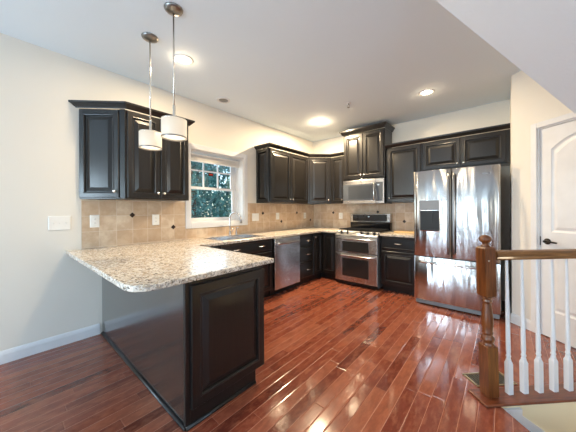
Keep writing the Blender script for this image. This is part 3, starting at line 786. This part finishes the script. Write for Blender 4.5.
bg = MB(); bg.box(-h_ + .0, h_ - .0, -.105, -.02, .915, 1.045); bo = bg.build('backguard_base', M['blackglass'], rg, .004)
m = MB(); m.box(-h_, h_, -.115, -.02, 1.05, 1.205); bgo = m.build('backguard', M['steel'], rg, .008)
m = MB(); m.box(-h_ + .055, h_ - .055, -.119, -.115, 1.067, 1.188); m.build('control_glass', M['blackglass'], bgo, .002)
m = MB()
def seg_digit(m, ch, x, z, s, y):
    seg = {'0': 'abcdef', '1': 'bc', '2': 'abged', '3': 'abgcd', '4': 'fgbc', '5': 'afgcd', '9': 'abfgcd', '7': 'abc', '8': 'abcdefg', '6': 'afgedc'}[ch]
    w, h, t = s * .5, s, s * .12
    R = dict(a=(0, w, h - t, h), d=(0, w, 0, t), g=(0, w, h / 2 - t / 2, h / 2 + t / 2), f=(0, t, h / 2, h), e=(0, t, 0, h / 2), b=(w - t, w, h / 2, h), c=(w - t, w, 0, h / 2))
    for k in seg: a, b, c_, d = R[k]; m.box(x + a, x + b, y - .001, y, z + c_, z + d)
m.box(-.02, .008, -.1205, -.119, 1.143, 1.157); m.build('clock_display', M['display'], bgo)
for s_ in (-1, 0, 1):
    m = MB(); cx = s_ * .245; yb = -.33
    for dx in (-.11, 0, .11): m.box(cx + dx - .006, cx + dx + .006, -RD + .13, -.13, .930, .942)
    for yy in (-RD + .13, yb - .12, yb, yb + .10, -.142): m.box(cx - .116, cx + .116, yy, yy + .012, .930, .941)
    for yy in (-RD + .132, -.14):
        for dx in (-.11, .11): m.box(cx + dx - .006, cx + dx + .006, yy, yy + .01, .915, .932)
    m.build('burner_grate', M['iron'], rg)

# over-the-range microwave
mw = empty('microwave', ((RX0 + RX1) / 2, -.002, 1.385)); tag(mw, 'stainless microwave mounted under the raised cabinet', 'microwave')
MH = .42; MD = .40
m = MB(); m.box(-h_, h_, -MD + .035, 0, 0, MH); m.build('microwave_body', M['blackplastic'], mw, .003)
m = MB(); xm = h_ - .145
m.box(-h_, xm, -MD, -MD + .035, .0, MH); do = m.build('microwave_door', M['steel'], mw, .005)
m = MB(); m.rings([rect_ring(-h_ + .010, xm - .002, .060, .345, i, -MD - d) for i, d in ((0, 0), (0, .003), (.004, .004), (.08, .004), (.085, .0025))]); mwin = m.build('microwave_window', M['microglass'], do)
m = MB(); m.box(-h_ + .115, xm - .05, -MD - .0046, -MD - .0028, .082, .318); m.build('window_mesh', M['meshglass'], mwin)
m = MB(); pts = [(xm - .012, -MD - .030 - .022 * math.sin(PI * k / 10), .05 + .30 * k / 10) for k in range(11)]
m.tube(pts, .012, 12); m.cyl((xm - .012, -MD + .001, .06), (xm - .012, -MD - .034, .06), .009, 10); m.cyl((xm - .012, -MD + .001, .34), (xm - .012, -MD - .034, .34), .009, 10)
m.build('handle', M['handle'], do)
m = MB(); m.box(xm + .003, h_, -MD, -MD + .035, 0, MH); po = m.build('control_panel', M['steel'], mw, .005)
m = MB(); m.box(xm + .008, h_ - .022, -MD - .003, -MD, .045, .36); m.build('keypad', M['microglass'], po)
m = MB(); m.box(xm + .034, xm + .066, -MD - .0045, -MD - .003, .305, .322); m.build('clock_display', M['display'], po)
m = MB(); m.box(-.04, .00, -MD - .003, -MD, .374, .386); m.build('badge', M['darksteel'], do)

# dishwasher
dw = empty('dishwasher', (0.002, -1.646, 0), RA); tag(dw, 'stainless dishwasher built in beside the sink cabinet', 'dishwasher')
m = MB(); m.box(-.298, .298, -.61, 0, .10, BH - .003); m.box(-.29, .29, -.56, -.0, .0, .10); m.build('dishwasher_body', M['blackplastic'], dw)
m = MB(); m.box(-.297, .297, -.668, -.612, .105, BH - .008); do = m.build('dishwasher_door', M['steel'], dw, .006)
m = MB(); pts = [(-.27 + .54 * k / 12, -.695 - .014 * math.sin(PI * k / 12) ** .6, .785) for k in range(13)]
m.tube(pts, .016, 12, 0, .7); m.cyl((-.26, -.666, .785), (-.26, -.70, .785), .010, 10); m.cyl((.26, -.666, .785), (.26, -.70, .785), .010, 10); m.build('handle', M['handle'], do)
m = MB(); m.lathe([(.014, 0), (.014, .002), (0, .003)], 16, (0, -1, 0), (0.02, -.668, .19)); m.build('badge', M['handle'], do)

# sink, faucet, soap dispenser
sk = empty('kitchen_sink', ((SX0 + SX1) / 2, (SY0 + SY1) / 2, ZC)); tag(sk, 'double-bowl stainless drop-in sink set in the granite below the window', 'sink')
hx, hy = (SX1 - SX0) / 2, (SY1 - SY0) / 2
m = MB()
ring = lambda x0, x1, y0, y1, z: [(x0, y0, z), (x1, y0, z), (x1, y1, z), (x0, y1, z)]
m.rings([ring(-hx - .012, hx + .012, -hy - .012, hy + .012, .0005), ring(-hx - .010, hx + .010, -hy - .010, hy + .010, .005), ring(-hx + .012, hx - .012, -hy + .012, hy - .012, .005)], False, False)
m.box(-hx + .012, hx - .012, -.014, .014, -.06, .004)
m.build('rim', M['steel'], sk)
for y0, y1 in ((-hy + .012, -.014), (.014, hy - .012)):
    m = MB(); m.rings([ring(-hx + .012, hx - .012, y0, y1, .005), ring(-hx + .022, hx - .022, y0 + .01, y1 - .01, -.15), ring(-hx + .06, hx - .06, y0 + .05, y1 - .05, -.17)], True, False)
    m.build('bowl', M['steel'], sk)
fc = empty('faucet', (.075, -2.30, ZC)); tag(fc, 'tall chrome gooseneck pull-down faucet behind the sink', 'faucet')
m = MB(); m.lathe([(.030, 0), (.030, .006), (.022, .014), (.019, .05), (.017, .06)], 20); m.build('base', M['chrome'], fc)
m = MB(); pts = [(0, 0, .05), (0, 0, .16), (0, 0, .25)]
for k in range(1, 13):
    a = PI * k / 12 * .92; pts.append((.095 - .095 * math.cos(a), (.095 - .095 * math.cos(a)) * .25, .25 + .095 * math.sin(a)))
m.tube(pts, .0125, 12); m.build('spout', M['chrome'], fc)
ex, ey, ez = pts[-1]
m = MB(); m.tube([(ex, ey, ez), (ex + .008, ey + .002, ez - .035), (ex + .014, ey + .004, ez - .085)], [.014, .017, .019], 12); m.build('spray_head', M['darksteel'], fc)
m = MB(); m.cyl((0, 0, .045), (0.0, .035, .052), .008, 10); m.tube([(0, .035, .052), (0.01, .05, .075), (.02, .058, .11)], [.008, .006, .005], 8); m.build('lever', M['chrome'], fc)
sd = empty('soap_dispenser', (.085, -2.19, ZC)); tag(sd, 'small chrome soap pump next to the gooseneck faucet', 'soap dispenser')
m = MB(); m.lathe([(.022, 0), (.022, .006), (.017, .012), (.016, .05), (.012, .058), (.009, .066), (.009, .10)], 18); m.build('pump_body', M['chrome'], sd)
m = MB(); m.tube([(0, 0, .095), (.004, 0, .112), (.03, 0, .118), (.055, 0, .105)], [.011, .010, .008, .006], 10); m.build('nozzle', M['chrome'], sd)
cb = MB(); cb.box(-.19, .19, -.14, .14, 0, .022)
tag(cb.build('cutting_board', M['maple'], loc=(2.02, -.20, ZC + .0005), bevel=.006), 'pale wooden board lying on the short granite worktop', 'cutting board')

# ------------------------------------------------------------------ switches and outlets
G_O = 'white wall plates'
def plate(name, axis, u, z, w, h, label, kind, gang=1):
    x0 = .0095 if axis == 'B' or u > -4.04 else .0015
    o = empty(name, (x0, u, z) if axis == 'A' else (u, -x0, z), RA if axis == 'A' else 0)
    tag(o, label, 'switch' if 'switch' in name else 'outlet', G_O)
    m = MB(); m.rings([rect_ring(-w / 2, w / 2, -h / 2, h / 2, i, -d) for i, d in ((0, 0), (0, .003), (.004, .006), (.008, .0065))]); m.build('cover_plate', M['outlet'], o)
    for g_ in range(gang):
        gx_ = (g_ - (gang - 1) / 2) * .046
        if kind == 'toggle':
            m = MB(); m.box(gx_ - .005, gx_ + .005, -.0075, -.0066, -.012, .012); m.tube([(gx_, -.006, 0), (gx_, -.017, .006)], .004, 8); m.build('toggle', M['outlet'], o)
        elif kind == 'rocker':
            m = MB(); m.box(gx_ - .0165, gx_ + .0165, -.0095, -.0066, -.033, .033); m.build('rocker', M['outlet'], o, .0015)
        else:
            for dz in (-.02, .02):
                m = MB(); m.box(gx_ - .0145, gx_ + .0145, -.009, -.0066, dz - .014, dz + .014); s_ = m.build('socket', M['outlet'], o, .003)
                m = MB(); m.box(gx_ - .007, gx_ - .005, -.0094, -.0089, dz - .004, dz + .006); m.box(gx_ + .005, gx_ + .007, -.0094, -.0089, dz - .004, dz + .006); m.build('slot', M['slot'], s_)
    return o
plate('light_switch', 'A', -4.196, 1.166, .160, .135, 'white three-toggle switch plate on the bare cream wall', 'toggle', 3)
plate('wall_outlet', 'A', -3.929, 1.175, .080, .128, 'white outlet on the tile under the angled end cabinet', 'socket')
plate('wall_outlet', 'A', -3.332, 1.170, .080, .128, 'white outlet on the tile between two diamonds, below the pendants', 'socket')
plate('light_switch', 'A', -1.728, 1.160, .150, .128, 'wide white double switch plate on the tile just past the window', 'rocker', 2)
plate('wall_outlet', 'A', -1.178, 1.166, .085, .125, 'white outlet on the tile above the dishwasher', 'socket')
plate('wall_outlet', 'A', -.336, 1.160, .085, .125, 'white outlet on the tile near the inner corner, on the window wall', 'socket')
plate('wall_outlet', 'B', .679, 1.155, .085, .125, 'white outlet on the tile between the inner corner and the range', 'socket')

# ------------------------------------------------------------------ pendants, recessed lights, sprinkler
def pendant(x, y, label):
    r = empty('pendant_light', (x, y, H)); tag(r, label, 'pendant light', 'pendant lights over the peninsula')
    m = MB(); m.lathe([(0, -.030), (.014, -.030), (.030, -.026), (.050, -.020), (.062, -.012), (.066, -.004), (.066, -.0005)], 28); m.build('canopy', M['pewter'], r)
    zt = 1.955 - H
    m = MB(); m.cyl((0, 0, zt + .06), (0, 0, -.028), .0055, 10); m.build('rod', M['nickel'], r)
    m = MB(); m.lathe([(.008, zt + .11), (.010, zt + .105), (.010, zt + .02), (.016, zt + .012), (.016, zt - .004), (.010, zt - .05), (.010, zt - .05)], 16); m.build('socket_stem', M['nickel'], r)
    m = MB(); R_ = .088; hgt = .135
    m.lathe([(R_, zt - hgt), (R_, zt), (R_ - .003, zt), (R_ - .003, zt - hgt)], 40, cap=False)
    sh = m.build('lamp_shade', M['shade'], r)
    m = MB(); m.lathe([(R_ + .0005, zt - hgt - .002), (R_ + .0015, zt - hgt), (R_ + .0015, zt - hgt + .007), (R_ - .004, zt - hgt + .007), (R_ - .004, zt - hgt - .002)], 40, cap=False); m.build('rim_band', M['pewter'], sh)
    m = MB(); m.lathe([(R_ + .0005, zt - .003), (R_ + .0013, zt - .003), (R_ + .0013, zt + .001), (R_ - .004, zt + .001)], 40, cap=False); m.build('rim_band', M['nickel'], sh)
    m = MB(); m.lathe([(0, zt - hgt + .012), (R_ - .004, zt - hgt + .010), (R_ - .004, zt - hgt + .013), (0, zt - hgt + .015)], 40, cap=False); m.build('diffuser', M['diffuser'], r)
    l = bpy.data.lights.new('pendant_bulb', 'POINT'); l.energy = 1.2; l.color = (1, .82, .58); l.shadow_soft_size = .09
    o = bpy.data.objects.new('pendant_bulb', l); COL.objects.link(o); o.location = (x, y, zt + H - hgt - .10)
    return r
pendant(.884, -3.714, 'glowing drum pendant hanging over the wall end of the peninsula, smaller-looking of the pair')
pendant(1.341, -3.72, 'glowing drum pendant, larger-looking of the pair, its shade next to the window')
def can(x, y, label, lit=True, power=26):
    r = empty('recessed_light', (x, y, H)); tag(r, label, 'ceiling light', 'recessed ceiling lights')
    m = MB(); m.lathe([(.062, -.0005), (.092, -.0005), (.092, -.004), (.084, -.008), (.066, -.006), (.062, -.001)], 32, cap=False); m.build('trim_ring', M['white'], r)
    m = MB(); m.lathe([(.064, -.001), (.064, -.0025), (.03, -.004), (0, -.0045)], 28); m.build('lens', M['lens'] if lit else M['dimlens'], r)
    if lit:
        l = bpy.data.lights.new('downlight', 'AREA'); l.shape = 'DISK'; l.size = .12; l.energy = power * .62; l.color = (1.0, .77, .49)
        o = bpy.data.objects.new('downlight', l); COL.objects.link(o); o.location = (x, y, H - .012)
        l = bpy.data.lights.new('downlight_glow', 'POINT'); l.shadow_soft_size = .05; l.energy = power * .045; l.color = (1.0, .77, .49)
        o = bpy.data.objects.new('downlight', l); COL.objects.link(o); o.location = (x, y, H - .06)
    return r
can(.793, -3.369, 'lit recessed ceiling light behind the two pendant rods', True, 22)
can(.308, -2.564, 'unlit grey recessed ceiling light above the sink window', False)
can(.826, -.981, 'small lit recessed ceiling light near the inner corner', True, 105)
can(2.453, -.986, 'lit recessed ceiling light in front of the refrigerator cabinets', True, 12)
can(2.453, -3.37, 'lit recessed ceiling light over the open floor, nearest the stairs', True, 9)
sp = empty('sprinkler_head', (1.55, -1.355, H)); tag(sp, 'tiny sprinkler head on the ceiling between the recessed lights', 'sprinkler')
m = MB(); m.lathe([(.035, -.0005), (.033, -.004), (.018, -.008), (0, -.008)], 20); m.build('escutcheon', M['white'], sp)
m = MB(); m.cyl((0, 0, -.008), (0, 0, -.028), .009, 10); m.tube([(-.010, 0, -.026), (-.016, 0, -.042), (0, 0, -.060)], .003, 6); m.tube([(.010, 0, -.026), (.016, 0, -.042), (0, 0, -.060)], .003, 6)
m.lathe([(.018, -.062), (.018, -.060), (0, -.060)], 12); m.build('deflector', M['pewter'], sp)

# ------------------------------------------------------------------ stair railing
RR = empty('stair_railing', tuple(C0), 0)
RR.rotation_euler = (0, 0, PI / 4)                 # local x runs along the rail, local y away from the stairwell
tag(RR, 'oak newel post and handrail with white balusters at the stairwell edge', 'railing')
PT = .015
m = MB(); m.box(-.105, 1.33, -.092, .066, 0.0005, PT); m.build('base_plate', M['nosing'], RR, .008)
# newel post
def sqsec(m, a, z0, z1, ch=.006): 
    m.rings([[(-b, -b, z), (b, -b, z), (b, b, z), (-b, b, z)] for b, z in ((a - ch, z0), (a, z0 + ch), (a, z1 - ch), (a - ch, z1))])
na = .037
m = MB(); sqsec(m, na, PT, .365)
sqsec(m, na, .690, 1.030, .010)
m.lathe([(.034, .362), (.036, .370), (.030, .376), (.028, .384), (.036, .392), (.039, .405), (.036, .420), (.027, .430), (.025, .436), (.031, .444), (.031, .452), (.027, .462),
         (.033, .50), (.034, .54), (.031, .58), (.026, .62), (.023, .645), (.023, .652), (.030, .658), (.031, .666), (.026, .674), (.028, .684), (.034, .692)], 28)
nw = m.build('newel_post', M['oak'], RR); nw.rotation_euler = (.016, -.040, 0)
m = MB(); m.lathe([(.026, 1.028), (.026, 1.036), (.018, 1.044), (.015, 1.050), (.022, 1.056), (.032, 1.066), (.037, 1.078), (.034, 1.092), (.024, 1.102), (.010, 1.108), (0, 1.109)], 28)
m.build('finial', M['oak'], nw)
m = MB(); m.lathe([(.006, 0), (.006, .002), (0, .003)], 10, (0, -1, 0), (-.012, -na, .94)); m.build('screw_plug', M['nickel'], nw)
# handrail
m = MB(); hp = [(-.020, .935), (.020, .935), (.022, .945), (.030, .958), (.031, .978), (.024, .992), (.010, .998), (-.010, .998), (-.024, .992), (-.031, .978), (-.030, .958), (-.022, .945)]
v = [(x, y, z) for x in (na - .001, 1.325) for y, z in hp]; k = len(hp)
m.add(v, [tuple(range(k))[::-1], tuple(range(k, 2 * k))] + [(i, (i + 1) % k, k + (i + 1) % k, k + i) for i in range(k)])
m.build('handrail', M['oakrail'], RR)
bm_ = MB(); a = .0165
bm_.rings([[(-b, -b, z), (b, -b, z), (b, b, z), (-b, b, z)] for b, z in ((a, PT), (a, .225), (a * .62, .246))])
bm_.lathe([(.0125, .243), (.015, .250), (.0125, .256), (.0115, .262), (.0145, .270), (.0145, .277), (.0115, .285), (.0135, .31), (.0135, .34), (.0095, .80), (.0078, .940)], 16)
first = None
for i in range(11):
    x = .145 + i * .1115
    if x > 1.30: break
    if first is None: first = bm_.build('baluster', M['white'], RR, .001); o = first
    else:
        o = first.copy(); COL.objects.link(o); o.parent = RR
    o.location = (x, 0, 0); o.rotation_euler = (0, -.018, 0)
# floor register beside the newel
vr = empty('floor_vent', tuple((sn2(.150, -.165)[0], sn2(.150, -.165)[1], 0.0005)), PI / 4); tag(vr, 'small wood-framed floor register behind the newel post', 'vent')
m = MB(); fx, fy = .155, .072
for (x0, x1, y0, y1) in ((-fx, fx, -fy, -fy + .010), (-fx, fx, fy - .010, fy), (-fx, -fx + .016, -fy + .016, fy - .016), (fx - .016, fx, -fy + .016, fy - .016)): m.box(x0, x1, y0, y1, 0, .008)
m.build('vent_frame', M['khaki'], vr, .002)
m = MB(); m.box(-fx + .016, fx - .016, -fy + .016, fy - .016, 0, .0015)
m.build('vent_shadow_box', M['slot'], vr)
m = MB()
for k in range(14): xx = -fx + .024 + k * .0195; m.box(xx, xx + .008, -fy + .016, fy - .016, .0015, .006)
m.build('vent_slat', M['ventgrey'], vr)

# ------------------------------------------------------------------ outside the kitchen window
struct(MB().box(-30, -.3, -22, 18, -1.2, -1.0).build('ground', M['outsideground']), 'lawn outside the kitchen window', 'ground')
def tree(x, y, h, rad, mat, label, seed, n=1500, leaf=.16):
    rnd = random.Random(seed)
    r = empty('garden_tree', (x, y, -1.0)); tag(r, label, 'tree', 'trees outside the kitchen window')
    m = MB(); m.tube([(0, 0, 0), (.05, 0, h * .3), (0, .05, h * .6), (0, 0, h * .9)], [.16, .12, .08, .03], 8); m.build('trunk', M['bark'], r)
    m = MB()
    for i in range(n):
        u = rnd.random(); zz = h * (.06 + .94 * u)
        rr = rad * (math.sin(PI * min(1, .16 + .84 * u)) ** .6) * math.sqrt(rnd.random()); a = rnd.random() * 2 * PI
        c = Vector((rr * math.cos(a), rr * math.sin(a), zz))
        d1 = Vector((rnd.uniform(-1, 1), rnd.uniform(-1, 1), rnd.uniform(-1, 1))).normalized(); d2 = d1.orthogonal().normalized()
        s = leaf * rnd.uniform(.6, 1.3)
        m.add([c - d1 * s, c + d2 * s * .5, c + d1 * s, c - d2 * s * .5], [(0, 1, 2, 3)])
    m.build('crown', mat, r)
tree(-4.2, -.6, 4.2, 1.35, M['leafA'], 'dense teal-green tree seen through the lower window panes', 1, 7000, .065)
tree(-4.6, 2.4, 4.8, 1.45, M['leafB'], 'lighter green tree standing next to the dense teal one', 2, 6000, .07)
tree(-3.4, -3.2, 3.0, .95, M['leafB'], 'low bushy green tree closest to the sink window', 3, 3000, .06)
tree(-8.2, .6, 7.0, 2.2, M['leafA'], 'tall dark tree whose top fills the upper window panes', 4, 6500, .11)
tree(-8.6, 5.2, 7.4, 2.2, M['leafA'], 'tall dark tree farthest off, next to the gap of sky', 5, 6500, .11)
